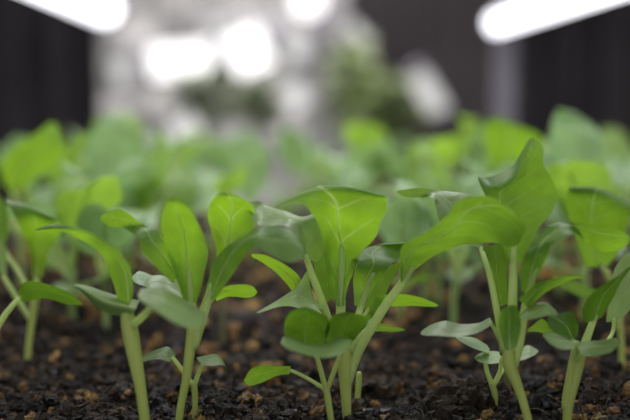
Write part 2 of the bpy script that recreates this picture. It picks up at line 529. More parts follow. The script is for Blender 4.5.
# ---- F: small seedling in front of C
Fs = Seedling('sprout', 'sprout with a cup-shaped leaf at the foot of the sharp central seedling', (332, 429), 'small two-leaved sprouts', 'sprout')
Fs.stem([(332, 429, 3.3), (329, 406, 3.4), (326, 388, 3.8)], [(326, 390, 3.0), (319, 364, 2.6), (313, 348, 2.2)], [(327, 390, 2.8), (336, 366, 2.4), (342, 350, 2.2)])
Fs.leaf([[(300, 352), (309, 352), (318, 350)], [(287, 340), (305, 340), (325, 340)], [(285, 325), (305, 323), (330, 328)], [(290, 313), (307, 311), (327, 317)]],
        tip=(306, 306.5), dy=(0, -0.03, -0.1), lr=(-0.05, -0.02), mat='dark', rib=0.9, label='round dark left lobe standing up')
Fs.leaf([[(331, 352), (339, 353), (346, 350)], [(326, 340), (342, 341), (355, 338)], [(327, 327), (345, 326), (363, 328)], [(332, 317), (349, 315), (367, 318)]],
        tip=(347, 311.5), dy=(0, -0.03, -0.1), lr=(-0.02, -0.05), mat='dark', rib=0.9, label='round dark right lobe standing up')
Fs.leaf([[(351, 339), (351.5, 342), (350, 347)], [(340, 336), (341, 345), (341, 354)], [(325, 343), (326, 350), (327, 357)], [(309, 343.5), (309, 349), (309, 356)], [(295, 338), (295, 345), (296, 352.5)], [(284, 337), (284, 342), (286, 348)]],
        tip=(280.5, 342), all_dy=-0.19, lr=(0.10, -0.06), mat='grey', rib=0, label='blurred grey-green lip curling toward the front')
Fs.leaf([[(291, 367), (290, 370), (289, 374)], [(276, 367), (276, 371), (275, 376)], [(262, 366.5), (261, 374), (262, 382)], [(251, 370), (249, 378), (251, 385.5)]],
        petiole=[(326, 390, 2.4), (312, 381, 1.9), (297, 373, 1.7), (288, 369.5, 1.5)], tip=(243, 381), lr=(-0.03, 0.02), mat='mid', rib=0.7, name='cotyledon')

M_ = Seedling('broken_stalk', 'short bare pale stalk behind the foot of the central seedling', (357, 408), 'bare stalks', 'stalk')
M_.stem([(357, 408, 3.0), (358, 392, 3.2), (359, 376, 3.0), (359, 372, 2.2)], mat=STEM)

O_ = Seedling('broken_stalk', 'blurred thin dull stalk standing in open soil right of the spoon-leaved seedling', (223, 346), 'bare stalks', 'stalk')
O_.stem([(223, 346, 2.8), (222, 322, 3.0), (223, 302, 2.8), (222, 292, 2.0)], mat=STEMDIM)
# ---- D: tall seedling at the right
D = Seedling('seedling', 'tall front seedling at right with the highest pointed leaf', (531, 433), FRONT)
D.stem([(531, 433, 4.2), (525, 408, 4.3), (517, 384, 5.2), (510, 366, 7.2), (508, 348, 7.0)])
D.leaf([[(506, 264, 0.0), (507, 263), (514, 262), (521, 261)], [(499, 234), (500, 233), (514, 233), (538, 229)], [(492, 209, 0.03), (494, 211), (514, 213), (552, 211)],
        [(478, 179, 0.09), (489, 190), (515, 196), (557, 195)], [(487, 178, 0.1), (500, 187), (521, 181), (551, 178)], [(511, 168, 0.08), (517, 173), (530, 167), (543.5, 164)],
        [(522, 152, 0.04), (526, 154), (534, 151), (542.5, 150)]],
       petiole=[(508, 352, 5.0), (512, 315, 5.0), (513, 282, 4.6), (514, 254, 3.4), (514, 235, 2.4)], tip=(533, 138), dy=(0.06, 0.04, -0.02), lr=(-0.03, 0.0), mat='mid', rib=1.6,
       label='highest leaf, pointed and backlit with a grey curled edge')
D.leaf([[(476, 247), (481, 247), (487, 241)], [(452, 240), (468, 229), (488, 215)], [(440, 224), (456, 213), (477, 199)], [(436, 207), (447, 200), (464, 193)], [(432, 198), (436, 194), (441, 191)],
        [(418, 197.5, 0.1), (418, 193), (418, 188, -0.1)], [(405, 196.5, 0.1), (404, 193), (406, 189.5, -0.1)]],
       petiole=[(504, 352, 4.0), (497, 312, 3.4), (490, 277, 3.0, 0.02), (484, 257, 2.7, 0.08), (481, 248, 2.4, 0.2)], tip=(396, 192), all_dy=0.2, dy=(0, -0.02, 0, 0.04), lr=(-0.06, 0.05), mat='grey', rib=1.2)
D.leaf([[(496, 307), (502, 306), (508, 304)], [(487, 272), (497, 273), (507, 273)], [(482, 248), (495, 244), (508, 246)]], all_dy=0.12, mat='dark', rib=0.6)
D.leaf([[(523, 292), (527, 291), (532, 287)], [(520, 272, -0.04), (531, 269, -0.02), (544, 263, 0)], [(524, 256, -0.12), (538, 251, -0.10), (551, 246, -0.10)], [(536, 238, -0.06), (549, 237, -0.10), (563, 238, -0.12)], [(553, 223.5, 0.04), (566, 226, -0.05), (576, 234, -0.12)],
        [(580, 222.5, -0.08), (584, 228, -0.06), (586, 242, 0.04)], [(599, 225, -0.1), (601, 233, -0.06), (602, 252, 0.05)], [(614, 229, -0.1), (616, 236, -0.06), (618, 250, 0.04)]],
       petiole=[(513, 372, 3.8), (519, 346, 4.6), (523, 318, 4.6), (530, 288, 4.0), (539, 256, 2.8)], tip=(629, 237, -0.04), mat='mid', rib=1.4,
       label='leaf arching over to the right')
D.leaf([[(518, 300), (523, 304), (528, 309)], [(535, 284), (537, 290), (538, 299)], [(553, 278.5), (553, 282), (552, 288)], [(570, 275.5), (570, 277.5), (569, 280)]],
       tip=(586, 276), all_dy=-0.05, lr=(-0.02, 0.03), mat='bright', rib=0.6)
D.leaf([[(520, 315), (520, 317), (522, 320)], [(531, 306), (533, 312), (536, 318)], [(545, 302), (546, 308), (548, 315.5)]], tip=(558, 314), all_dy=-0.1, lr=(0.07, -0.03), mat='grey', rib=0.6)
D.leaf([[(490, 317), (491, 321), (490, 326)], [(478, 323), (478, 328), (474, 334)], [(462, 324), (460, 331), (456, 337)], [(446, 321), (443, 329), (440, 336.5)], [(432, 324.5), (430, 331), (429, 336)]],
       petiole=[(506, 356, 2.6), (499, 338, 2.3), (490, 321, 1.8)], tip=(421, 333), lr=(0.07, -0.04), mat='grey', rib=0.8)
D.leaf([[(506, 350), (511, 350), (517, 347)], [(499, 326), (509, 326, 0.04), (521, 324)], [(501, 311), (509, 306, 0.05), (518, 306)]], all_dy=-0.07, mat='mid', rib=0.8)

G_ = Seedling('sprout', 'thin sprout at the left side of the tall right seedling', (497, 413), 'small two-leaved sprouts', 'sprout')
G_.stem([(497, 413, 2.9), (496, 400, 3.0), (492, 383, 3.5)])
G_.leaf([[(488, 345), (489, 349), (488, 353)], [(476, 338), (474, 342), (474, 348)], [(464, 335.5), (463, 339), (464, 344)]],
        petiole=[(492, 385, 2.6), (486, 367, 2.4), (486, 350, 1.8)], tip=(455, 337), lr=(0.05, -0.04), mat='farpale', rib=0.6, name='cotyledon')
G_.leaf([[(500, 352), (501, 357), (499, 363)], [(489, 351.5), (488, 357), (488, 363.5)], [(480, 353), (479, 357), (480, 362)]],
        petiole=[(493, 386, 2.6), (500, 371, 2.4), (501, 357, 1.8, -0.03)], tip=(474, 357.5), all_dy=-0.03, lr=(0.05, -0.04), mat='grey', rib=0.6, name='cotyledon')
G_.leaf([[(516, 352), (516, 356), (518, 361)], [(527, 345.5), (527, 352), (526, 359)]],
        petiole=[(494, 386, 2.2), (503, 370, 2.0, 0.06), (516, 356, 1.5, 0.1)], tip=(538, 351), all_dy=0.1, lr=(0.05, -0.04), mat='grey', rib=0.5)
N_ = Seedling('broken_stalk', 'dull brownish stalk behind the foot of the tall right seedling', (508, 401), 'bare stalks', 'stalk')
N_.stem([(508, 401, 3.2), (507, 384, 3.2), (506, 366, 3.0), (506, 360, 2.2)], mat=STEMDIM)

# ---- E: right front seedling
E = Seedling('seedling', 'front seedling at far right with a dark leaf rising to the right edge', (567, 430), FRONT)
E.stem([(567, 430, 4.6), (568, 408, 5.0), (574, 380, 6.2), (579, 356, 7.2), (581, 344, 5.5)], [(566, 412, 3.0), (566, 402, 4.4), (570, 376, 4.2), (575, 352, 4.2), (577, 341, 2.6)])
E.leaf([[(586, 323), (594, 321), (602, 318)], [(582, 311), (599, 305), (612, 300)], [(588, 298), (607, 290), (622, 281)], [(604, 284), (621, 275), (636, 263)], [(624, 272), (636, 262), (648, 251)]],
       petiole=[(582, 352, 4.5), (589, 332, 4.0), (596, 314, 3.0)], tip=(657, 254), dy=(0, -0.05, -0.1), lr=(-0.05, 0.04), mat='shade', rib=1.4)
E.leaf([[(606, 322), (614, 321), (622, 318)], [(609, 296), (625, 291), (645, 290)], [(614, 271), (632, 262), (650, 265)], [(625, 255), (640, 246), (655, 250)]],
       petiole=[(582, 356, 2.6), (600, 348, 2.2, 0.1), (612, 334, 2, 0.2), (614, 318, 1.8, 0.2)], all_dy=0.2, mat='grey', rib=0.9)
E.leaf([[(575, 337), (575, 342), (574, 347.5)], [(561, 334), (561, 341), (562, 349)], [(550, 332.5), (549, 338), (551, 345)]], tip=(543, 335), all_dy=-0.09, lr=(0.06, -0.05), mat='grey', rib=0.6, name='cotyledon',
       petiole=[(577, 360, 2.8), (577, 350, 2.5, -0.05), (575, 342, 1.8, -0.09)])
E.leaf([[(578, 342), (579, 348), (580, 354)], [(592, 341), (593, 347), (594, 355.5)], [(606, 339), (608, 345), (609, 352.5)], [(615, 338), (616, 342), (616, 347)]], tip=(621, 341), all_dy=-0.11, lr=(0.06, -0.05), mat='grey', rib=0.6, name='cotyledon',
       petiole=[(577, 362, 2.8), (577, 354, 2.5, -0.06), (580, 348, 1.8, -0.11)])
E.leaf([[(570, 340), (574, 340), (579, 336)], [(556, 333), (567, 326), (579, 322)], [(549, 327), (557, 319), (573, 312)]], tip=(550, 316), all_dy=-0.05, lr=(-0.03, 0.04), mat='shade', rib=0.8)
E.leaf([[(553, 328), (554, 331), (553, 335)], [(543, 319), (541, 326), (540, 332)], [(534, 325), (533, 328), (533, 332)]], tip=(527, 331), all_dy=0.02, mat='bright', rib=0.5)

# ---- H, I: left edge
H = Seedling('seedling', 'second-row seedling at far left with a fan-shaped leaf touching the left edge', (27, 367), 'seedlings in the second row')
H.stem([(27, 367, 3.3), (30, 335, 3.4), (34, 306, 4.2), (37, 284, 4.0)])
H.leaf([[(31, 277), (37, 277), (43, 277)], [(30, 256), (37, 252), (48, 255)], [(24, 238), (37, 233), (59, 236)], [(17, 221), (35, 217), (63, 226)], [(9, 205), (28, 207), (58, 220)], [(5, 200, 0.03), (24, 203.5, 0.03), (54, 217, 0.03)]],
       petiole=[(34, 310, 4), (36, 290, 3.6), (37, 268, 2.6)], dy=(0, -0.02, -0.12, -0.1), lr=(-0.03, -0.03), mat='bright', rib=1.2)
H.leaf([[(7, 279), (3, 276), (-2, 272)], [(7, 266), (1, 260), (-8, 262)], [(6, 248), (-2, 242), (-12, 246)]], petiole=[(32, 322, 2.8), (18, 300, 2.8), (3, 276, 2.4)], tip=(-6, 230), mat='grey', rib=0.8)
H.leaf([[(4, 245), (0, 246), (-5, 245)], [(9, 232), (0, 228), (-10, 230)], [(8, 212), (-2, 210), (-14, 212)]], tip=(0, 197), petiole=[(36, 300, 2.5), (20, 275, 2.3, 0.1), (0, 244, 2, 0.15)], all_dy=0.15, mat='dark', rib=0.7)
I_ = Seedling('seedling', 'seedling outside the left edge reaching in with one dark backlit leaf', (-18, 402), FRONT)
I_.stem([(-18, 402, 4.0), (-15, 370, 4.0), (-9, 345, 3.6)])
I_.leaf([[(17, 293), (20, 297), (22, 303)], [(26, 282), (31, 290), (36, 300)], [(42, 283), (44, 290), (48, 299)], [(58, 287), (60, 294), (63, 303)], [(70, 292), (71, 298), (74, 305)]],
        petiole=[(-10, 350, 3.4), (-5, 333, 3.2), (5, 315, 3.2), (19, 298, 2.6)], tip=(82, 304), lr=(-0.05, 0.04), mat='shade', rib=1.0)
J = Seedling('seedling', 'second-row seedling at far right whose broad leaf arches over near the right edge', (622, 371), 'seedlings in the second row')
J.stem([(622, 371, 3.2), (621, 335, 3.2), (617, 300, 3.4), (606, 270, 3.2)])
J.leaf([[(585, 266), (598, 268), (608, 266)], [(574, 232), (592, 238), (620, 248)], [(566, 202), (592, 212), (627, 226)], [(568, 189), (596, 192), (632, 209)], [(570, 187, 0.04), (600, 188, 0.04), (637, 206, 0.04)]],
       petiole=[(617, 302, 3), (609, 280, 2.8), (600, 262, 2.4)], dy=(0, -0.05, -0.15, -0.15), mat='mid', rib=1.2)
J.leaf([[(612, 300), (610, 304), (611, 308)], [(595, 290), (592, 296), (590, 300)], [(570, 279), (568, 284), (566, 290)]], tip=(552, 276), petiole=[(618, 330, 2.4), (616, 312, 2.2), (611, 304, 1.8)], mat='mid', rib=0.8)

# ---- blurred seedlings behind whose big leaves stand out
MIDG = 'tall blurred seedlings behind the front rows'


def mid(label, px, y, stem_top, leaves):
    base = (px, 300)
    sd = Seedling('seedling', label, base, MIDG, depth=y)
    r = ray(px, 300)
    x = r.x * y / r.y
    sd.root.location = sd.base = Vector((x, y, 0))
    t = P(stem_top[0], stem_top[1], y)
    verts, faces = [], []
    u = pxu(y)
    p, rr = smooth_tube([(Vector((x, y, -0.06)), 3.2 * u), (Vector(((x + t.x) / 2, y, t.z / 2)), 3.2 * u), (t, 3.6 * u)])
    tube_geo(p, rr, 10, verts, faces)
    link_mesh('stem', verts, faces, STEMFAR, sd.root, loc=sd.base)
    for mat, rows, tip, dy in leaves:
        r0 = rows[0]
        m = r0[len(r0) // 2]
        sd.leaf(rows, petiole=[(stem_top[0], stem_top[1] + 4, 3.0), ((stem_top[0] + m[0]) / 2, (stem_top[1] * .55 + m[1] * .45), 2.8, dy[0] * .5), (m[0], m[1], 2.2, dy[0])],
                tip=tip, dy=dy, mat=mat, rib=1.0)
    # lower leaves that fill the row below
    return sd


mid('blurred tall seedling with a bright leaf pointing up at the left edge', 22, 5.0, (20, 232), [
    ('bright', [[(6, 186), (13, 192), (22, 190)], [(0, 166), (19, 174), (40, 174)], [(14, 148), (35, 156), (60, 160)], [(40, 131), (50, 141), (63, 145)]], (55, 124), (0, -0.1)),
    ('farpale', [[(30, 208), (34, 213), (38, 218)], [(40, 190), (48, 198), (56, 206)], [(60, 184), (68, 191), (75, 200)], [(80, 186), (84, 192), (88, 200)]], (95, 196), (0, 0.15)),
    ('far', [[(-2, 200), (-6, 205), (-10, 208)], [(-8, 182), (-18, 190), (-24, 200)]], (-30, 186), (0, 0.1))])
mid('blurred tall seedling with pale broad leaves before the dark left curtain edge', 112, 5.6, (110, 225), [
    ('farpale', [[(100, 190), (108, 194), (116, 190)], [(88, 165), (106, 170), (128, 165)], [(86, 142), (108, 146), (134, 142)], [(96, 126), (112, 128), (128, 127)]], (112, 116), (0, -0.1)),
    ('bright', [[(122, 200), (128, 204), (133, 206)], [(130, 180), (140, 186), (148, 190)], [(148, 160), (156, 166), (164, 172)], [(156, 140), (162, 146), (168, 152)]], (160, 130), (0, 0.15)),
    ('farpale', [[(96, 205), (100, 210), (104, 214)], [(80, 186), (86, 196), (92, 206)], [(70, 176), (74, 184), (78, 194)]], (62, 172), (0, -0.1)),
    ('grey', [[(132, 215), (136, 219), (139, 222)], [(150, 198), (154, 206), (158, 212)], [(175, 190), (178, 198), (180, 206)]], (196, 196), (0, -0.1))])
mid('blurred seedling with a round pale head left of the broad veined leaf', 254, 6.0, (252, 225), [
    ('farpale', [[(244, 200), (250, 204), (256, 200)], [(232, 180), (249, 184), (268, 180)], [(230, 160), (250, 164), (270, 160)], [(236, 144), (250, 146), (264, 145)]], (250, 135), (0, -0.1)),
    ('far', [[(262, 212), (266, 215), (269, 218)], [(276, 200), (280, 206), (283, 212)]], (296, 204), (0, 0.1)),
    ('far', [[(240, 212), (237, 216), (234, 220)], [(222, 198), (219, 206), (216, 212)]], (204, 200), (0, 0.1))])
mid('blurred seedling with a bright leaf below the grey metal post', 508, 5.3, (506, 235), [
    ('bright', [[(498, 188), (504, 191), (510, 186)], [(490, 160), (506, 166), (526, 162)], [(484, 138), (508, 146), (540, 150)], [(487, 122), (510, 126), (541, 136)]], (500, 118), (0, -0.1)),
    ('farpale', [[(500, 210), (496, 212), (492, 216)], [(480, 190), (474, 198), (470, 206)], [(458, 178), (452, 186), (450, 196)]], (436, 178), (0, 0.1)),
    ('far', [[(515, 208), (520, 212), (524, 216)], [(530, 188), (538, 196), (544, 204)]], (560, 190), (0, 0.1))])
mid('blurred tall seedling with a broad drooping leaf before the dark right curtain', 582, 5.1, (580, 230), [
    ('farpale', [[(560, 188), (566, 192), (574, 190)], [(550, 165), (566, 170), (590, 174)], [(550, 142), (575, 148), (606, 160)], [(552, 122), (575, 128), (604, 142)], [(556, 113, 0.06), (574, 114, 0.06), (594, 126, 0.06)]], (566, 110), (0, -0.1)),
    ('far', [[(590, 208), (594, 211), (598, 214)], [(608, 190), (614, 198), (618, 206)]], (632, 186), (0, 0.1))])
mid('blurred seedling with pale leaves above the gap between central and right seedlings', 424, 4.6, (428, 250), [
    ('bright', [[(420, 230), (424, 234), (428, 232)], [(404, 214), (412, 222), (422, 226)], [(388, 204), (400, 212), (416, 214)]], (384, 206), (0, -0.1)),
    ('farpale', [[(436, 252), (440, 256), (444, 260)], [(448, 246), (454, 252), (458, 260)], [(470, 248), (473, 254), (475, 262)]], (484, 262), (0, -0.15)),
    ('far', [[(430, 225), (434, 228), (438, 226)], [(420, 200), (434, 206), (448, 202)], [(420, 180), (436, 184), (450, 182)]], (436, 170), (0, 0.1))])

# ------------------------------------------------------------------ generic seedlings for the rows behind
def make_seedling(seed, nleaf, height, pale):
    r = random.Random(seed)
    root = empty('seedling', 'x', 'seedling', (0, 0, 0))
    verts, faces = [], []
    top = height * 0.36
    pts, rad = smooth_tube([(Vector((0, 0, -0.06)), 0.015), (Vector((r.uniform(-.01, .01), 0, top * .5)), 0.015), (Vector((r.uniform(-.03, .03), 0, top)), 0.02)], 5)
    tube_geo(pts, rad, 10, verts, faces)
    link_mesh('stem', verts, faces, STEMFAR, root)
    node = pts[-1]
    a0 = r.uniform(0, 6.28)
    for k in range(nleaf):
        az = a0 + k * 2.4 + r.uniform(-.25, .25)
        small = k >= nleaf - 2
        Ln = height * (r.uniform(0.30, 0.42) if small else r.uniform(0.62, 0.86))
        lean = r.uniform(0.9, 1.25) if small else r.uniform(0.12, 0.5)   # angle from vertical at the base
        bend = r.uniform(0.2, 0.6) if small else r.uniform(0.5, 1.9)
        wid = Ln * (r.uniform(0.42, 0.52) if small else r.uniform(0.40, 0.56))
        dirh = Vector((math.cos(az), math.sin(az), 0))
        side = Vector((-math.sin(az), math.cos(az), 0))
        spine, ang, p = [], lean, node - Vector((0, 0, r.uniform(0.0, 0.25) * top * (1.6 if small else 0.6)))
        n = 11
        for i in range(n + 1):
            spine.append(p.copy())
            t = i / n
            p = p + (dirh * math.sin(ang) + Vector((0, 0, 1)) * math.cos(ang)) * (Ln / n)
            ang += bend / n * (0.3 + 2.0 * t * t)
        s0 = 4
        rows = []
        tw = r.uniform(-.5, .5)
        cup = r.uniform(-.25, .35)
        for i in range(s0, n + 1):
            t = (i - s0) / (n - s0)
            w = wid * 0.5 * max(0.04, (math.sin(math.pi * min(1, (t * 0.86 + 0.10)) ** 0.85)) ** 0.75)
            if i == n:
                w = wid * 0.1
            tg = (spine[min(i + 1, n)] - spine[max(i - 1, 0)]).normalized()
            nrm = side.cross(tg).normalized()
            sd = (side * math.cos(tw * t) + nrm * math.sin(tw * t))
            up = nrm * (cup * w)
            wav = nrm * (w * 0.18 * math.sin(t * 9 + k))
            rows.append([spine[i] - sd * w - up + wav, spine[i] - sd * w * .5, spine[i], spine[i] + sd * w * .5, spine[i] + sd * w - up - wav])
        v, f, uv, mid = blade_geo(rows, nv=3, nu=2, wob=0.006, seed=seed + k)
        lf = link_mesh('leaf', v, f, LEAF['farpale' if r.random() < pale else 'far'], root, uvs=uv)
        pv, pf = [], []
        rr = 0.011 if small else 0.014
        line = spine[:s0 + 1] + mid[2:-4]
        tube_geo(line, [rr * (1 - 0.8 * i / len(line)) for i in range(len(line))], 8, pv, pf)
        link_mesh('petiole', pv, pf, PETI, lf)
    return root


def copy_tree(o, parent=None):
    c = o.copy()
    COL.objects.link(c)
    if parent is not None:
        c.parent = parent
    for ch in list(o.children):
        copy_tree(ch, c)
    return c


protos = [make_seedling(100 + i, [5, 6, 5, 6, 5, 6][i], 0.74, [0.5, .7, .6, .8, .5, .7][i]) for i in range(6)]
proto_used = [False] * 6


def place(kind, px, y, scale, rot, label, group):
    r = ray(px, 250)
    x = r.x * y / r.y
    if not proto_used[kind]:
        o = protos[kind]
        proto_used[kind] = True
    else:
        o = copy_tree(protos[kind])
    o.location = (x, y, 0)
    o.scale = (scale, scale, scale)
    o.rotation_euler = (0, 0, rot)
    o['label'] = label
    o['group'] = group
    return o


ROWS = [
    # (Y, group, [(px, scale, kind, rot, label)])
    (4.35, 'seedlings in the third row', [
        (72, 0.95, 0, 0.4, 'blurred seedling with pale stalks behind the fan-shaped leaf at left'),
        (104, 0.80, 5, 1.4, 'blurred low seedling in the gap behind the narrow arching leaf'),
        (402, 0.74, 2, 0.9, 'blurred low seedling whose pale stalks show under the long slanting leaf stalk'),
        (455, 0.92, 1, 2.0, 'blurred seedling between the central and the tall right seedlings'),
        (585, 0.95, 3, 5.0, 'blurred seedling behind the far right front seedling')]),
    (4.95, 'seedlings in the fourth row', [
        (160, 0.86, 0, 2.7, 'blurred seedling hidden low behind the upright spoon-shaped leaf'),
        (438, 0.90, 4, 5.2, 'blurred seedling with pale stalks left of the tall right seedling'),
        (560, 0.95, 2, 4.0, 'blurred seedling with pale stalks between the tall right and far right seedlings'),
        (125, 0.98, 3, 1.0, 'blurred seedling behind the upright spoon-shaped leaf, left side'),
        (525, 1.02, 5, 4.1, 'blurred seedling right behind the highest pointed leaf')]),
    (5.7, 'seedlings in the fifth row', [
        (60, 1.0, 4, 2.9, 'blurred seedling in the dim gap right of the left edge leaf'),
        (345, 0.80, 1, 3.1, 'blurred seedling mostly covered by the broad veined leaf'),
        (480, 0.98, 3, 0.3, 'blurred seedling mostly covered by the tall right seedling'),
        (625, 1.0, 5, 2.0, 'blurred seedling touching the right edge behind the arching second-row leaf'),
        (215, 0.95, 0, 4.4, 'blurred seedling behind the front leaf with forked pale veins'),
        ]),
    (6.5, 'seedlings in the sixth row', [
        (30, 1.0, 1, 0.5, 'hazy seedling in the sixth row nearest the left edge'),
        (110, 1.14, 3, 2.2, 'hazy tall seedling whose top stands against the dark left curtain'),
        (185, 1.0, 2, 5.2, 'hazy seedling below the small white lamp glow at left'),
        (345, 0.98, 5, 1.8, 'hazy seedling straight behind the broad veined leaf'),
        (420, 1.05, 0, 0.0, 'hazy seedling below the slanting white lamp'),
        (510, 1.12, 3, 3.3, 'hazy seedling behind the bright blurred leaf under the grey post'),
        (610, 1.0, 4, 4.6, 'hazy seedling in the sixth row nearest the right edge')]),
    (7.4, 'seedlings in the farthest rows', [
        (75, 1.0, 5, 4.0, 'hazy far seedling left of the tall one by the dark left curtain'),
        (150, 1.05, 0, 1.1, 'hazy far seedling just right of the tall one by the dark left curtain'),
        (225, 1.02, 1, 2.4, 'hazy far seedling just left of the round pale head'),
        (300, 1.0, 2, 0.7, 'hazy far seedling below the soft lamp glow in the middle'),
        (375, 1.05, 3, 5.0, 'hazy far seedling under the distant green foliage'),
        (450, 1.05, 4, 2.6, 'hazy far seedling between the slanting white lamp and the grey post'),
        (540, 1.1, 0, 3.9, 'hazy far seedling just right of the grey rack post')]),
]
for y, group, items in ROWS:
    for px, s, kind, rot, label in items:
        place(kind, px, y + random.uniform(-.12, .12), s, rot, label, group)

# ------------------------------------------------------------------ soil
def soil_z(x, y):
    p = Vector((x, y, 0))
    z = 0.055 * noise.noise(p * 2.6) + 0.026 * noise.noise(p * 8.3 + Vector((5, 1, 0))) + 0.012 * noise.noise(p * 21)
    z += 0.006 * noise.noise(p * 47)
    return z - 0.006


def soil_material(name, cols, bump=0.8, scale=1.0):
    m, nt, out = new_mat(name)
    L = nt.links.new
    geo = N(nt, 'ShaderNodeNewGeometry')
    n1 = N(nt, 'ShaderNodeTexNoise', in_Scale=26.0 * scale, in_Detail=6.0, in_Roughness=0.65)
    L(geo.outputs['Position'], n1.inputs['Vector'])
    n2 = N(nt, 'ShaderNodeTexVoronoi', in_Scale=34.0 * scale)
    L(geo.outputs['Position'], n2.inputs['Vector'])
    rp = N(nt, 'ShaderNodeValToRGB')
    el = rp.color_ramp.elements
    el[0].position, el[0].color = 0.32, cols[0]
    el[1].position, el[1].color = 0.56, cols[1]
    e = el.new(0.66)
    e.color = cols[2]
    e = el.new(0.74)
    e.color = cols[3]
    L(n1.outputs[0], rp.inputs[0])
    pb = N(nt, 'ShaderNodeBsdfPrincipled', in_Roughness=0.75)
    pb.inputs['Specular IOR Level'].default_value = 0.3
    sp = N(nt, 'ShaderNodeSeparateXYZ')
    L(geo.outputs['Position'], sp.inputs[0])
    far_lit = N(nt, 'ShaderNodeMapRange', in_1=3.5, in_2=5.5, in_3=1.0, in_4=3.2)  # stronger light on the farther soil, painted into its base colour
    L(sp.outputs[1], far_lit.inputs[0])
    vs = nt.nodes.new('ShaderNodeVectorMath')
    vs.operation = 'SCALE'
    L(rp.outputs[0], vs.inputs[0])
    L(far_lit.outputs[0], vs.inputs['Scale'])
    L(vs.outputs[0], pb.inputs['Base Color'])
    hh = math_node(nt, 'ADD', n1.outputs[0], math_node(nt, 'MULTIPLY', n2.outputs['Distance'], -0.8))
    bp = N(nt, 'ShaderNodeBump', in_Strength=bump, in_Distance=0.03)
    L(hh, bp.inputs['Height'])
    L(bp.outputs[0], pb.inputs['Normal'])
    L(pb.outputs[0], out.inputs[0])
    return m


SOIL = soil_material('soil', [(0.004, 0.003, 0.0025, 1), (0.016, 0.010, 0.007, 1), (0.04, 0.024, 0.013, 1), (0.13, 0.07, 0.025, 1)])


def grid_obj(name, xs, ys, zf, mat):
    verts = [(x, y, zf(x, y)) for y in ys for x in xs]
    nx = len(xs)
    faces = [(j * nx + i, j * nx + i + 1, (j + 1) * nx + i + 1, (j + 1) * nx + i) for j in range(len(ys) - 1) for i in range(nx - 1)]
    return verts, faces


# one sheet of soil: fine near the camera, coarser further back
ys = list(np.arange(2.3, 4.2, 0.014)) + list(np.arange(4.2, 8.6, 0.05))
xs = list(np.arange(-3.0, -1.3, 0.06)) + list(np.arange(-1.3, 1.5, 0.014)) + list(np.arange(1.5, 3.2, 0.06))
v, f = grid_obj('potting_soil', xs, ys, soil_z, SOIL)
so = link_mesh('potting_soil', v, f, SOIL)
tag(so, 'dark crumbly potting soil filling the seedling tray', 'soil')
so['kind'] = 'stuff'

# crumbs, chips and flakes lying on the soil: nobody could count them
def ico():
    import bmesh
    bm = bmesh.new()
    bmesh.ops.create_icosphere(bm, subdivisions=2, radius=1.0)
    v = np.array([tuple(q.co) for q in bm.verts])
    f = np.array([[q.index for q in p.verts] for p in bm.faces])
    bm.free()
    return v, f


IV, IF = ico()
CRUMB, nt, out = new_mat('soil_crumb')
at = N(nt, 'ShaderNodeAttribute', attribute_name='tint')
geo = N(nt, 'ShaderNodeNewGeometry')
nz = N(nt, 'ShaderNodeTexNoise', in_Scale=90.0, in_Detail=4.0)
nt.links.new(geo.outputs['Position'], nz.inputs['Vector'])
mr = N(nt, 'ShaderNodeMapRange', in_1=0.3, in_2=0.7, in_3=0.45, in_4=1.4)
nt.links.new(nz.outputs[0], mr.inputs[0])
sc_ = nt.nodes.new('ShaderNodeVectorMath')
sc_.operation = 'SCALE'
nt.links.new(at.outputs['Color'], sc_.inputs[0])
nt.links.new(mr.outputs[0], sc_.inputs['Scale'])
pb = N(nt, 'ShaderNodeBsdfPrincipled', in_Roughness=0.7)
pb.inputs['Specular IOR Level'].default_value = 0.35
nt.links.new(sc_.outputs[0], pb.inputs['Base Color'])
bp = N(nt, 'ShaderNodeBump', in_Strength=0.9, in_Distance=0.01)
nt.links.new(nz.outputs[0], bp.inputs['Height'])
nt.links.new(bp.outputs[0], pb.inputs['Normal'])
nt.links.new(pb.outputs[0], out.inputs[0])

TINTS = [((0.006, 0.0045, 0.0038), 0.42), ((0.018, 0.011, 0.007), 0.30), ((0.045, 0.026, 0.013), 0.15), ((0.15, 0.08, 0.022), 0.09), ((0.27, 0.165, 0.045), 0.06), ((0.05, 0.046, 0.048), 0.01)]
tp = np.array([t[1] for t in TINTS])
tp = tp / tp.sum()


def crumbs(n, y0, y1, s0, s1, xk):
    V, Fc, T = [], [], []
    base = 0
    for _ in range(n):
        y = rng.uniform(y0, y1)
        x = rng.uniform(-xk, xk) * (y / 3.0) + 0.03 * y
        s = s0 * (s1 / s0) ** (rng.random() ** 1.6)
        k = rng.choice(len(TINTS), p=tp)
        sc = s * rng.uniform(0.55, 1.3, 3)
        q = IV * (1 + 0.28 * rng.standard_normal((len(IV), 1))) * sc
        a, b = rng.uniform(0, 6.28, 2)
        Rz = np.array([[math.cos(a), -math.sin(a), 0], [math.sin(a), math.cos(a), 0], [0, 0, 1]])
        Rx = np.array([[1, 0, 0], [0, math.cos(b), -math.sin(b)], [0, math.sin(b), math.cos(b)]])
        q = q @ (Rz @ Rx).T + np.array([x, y, soil_z(x, y) + s * rng.uniform(0.0, 0.7)])
        V.append(q)
        Fc.append(IF + base)
        kd = 1.0 + 1.6 * min(1.0, max(0.0, (y - 3.5) / 2.0))  # far crumbs get lighter tints, imitating the brighter light back there
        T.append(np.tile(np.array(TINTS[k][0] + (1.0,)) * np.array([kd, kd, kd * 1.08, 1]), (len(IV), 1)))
        base += len(IV)
    return np.concatenate(V), np.concatenate(Fc), np.concatenate(T)


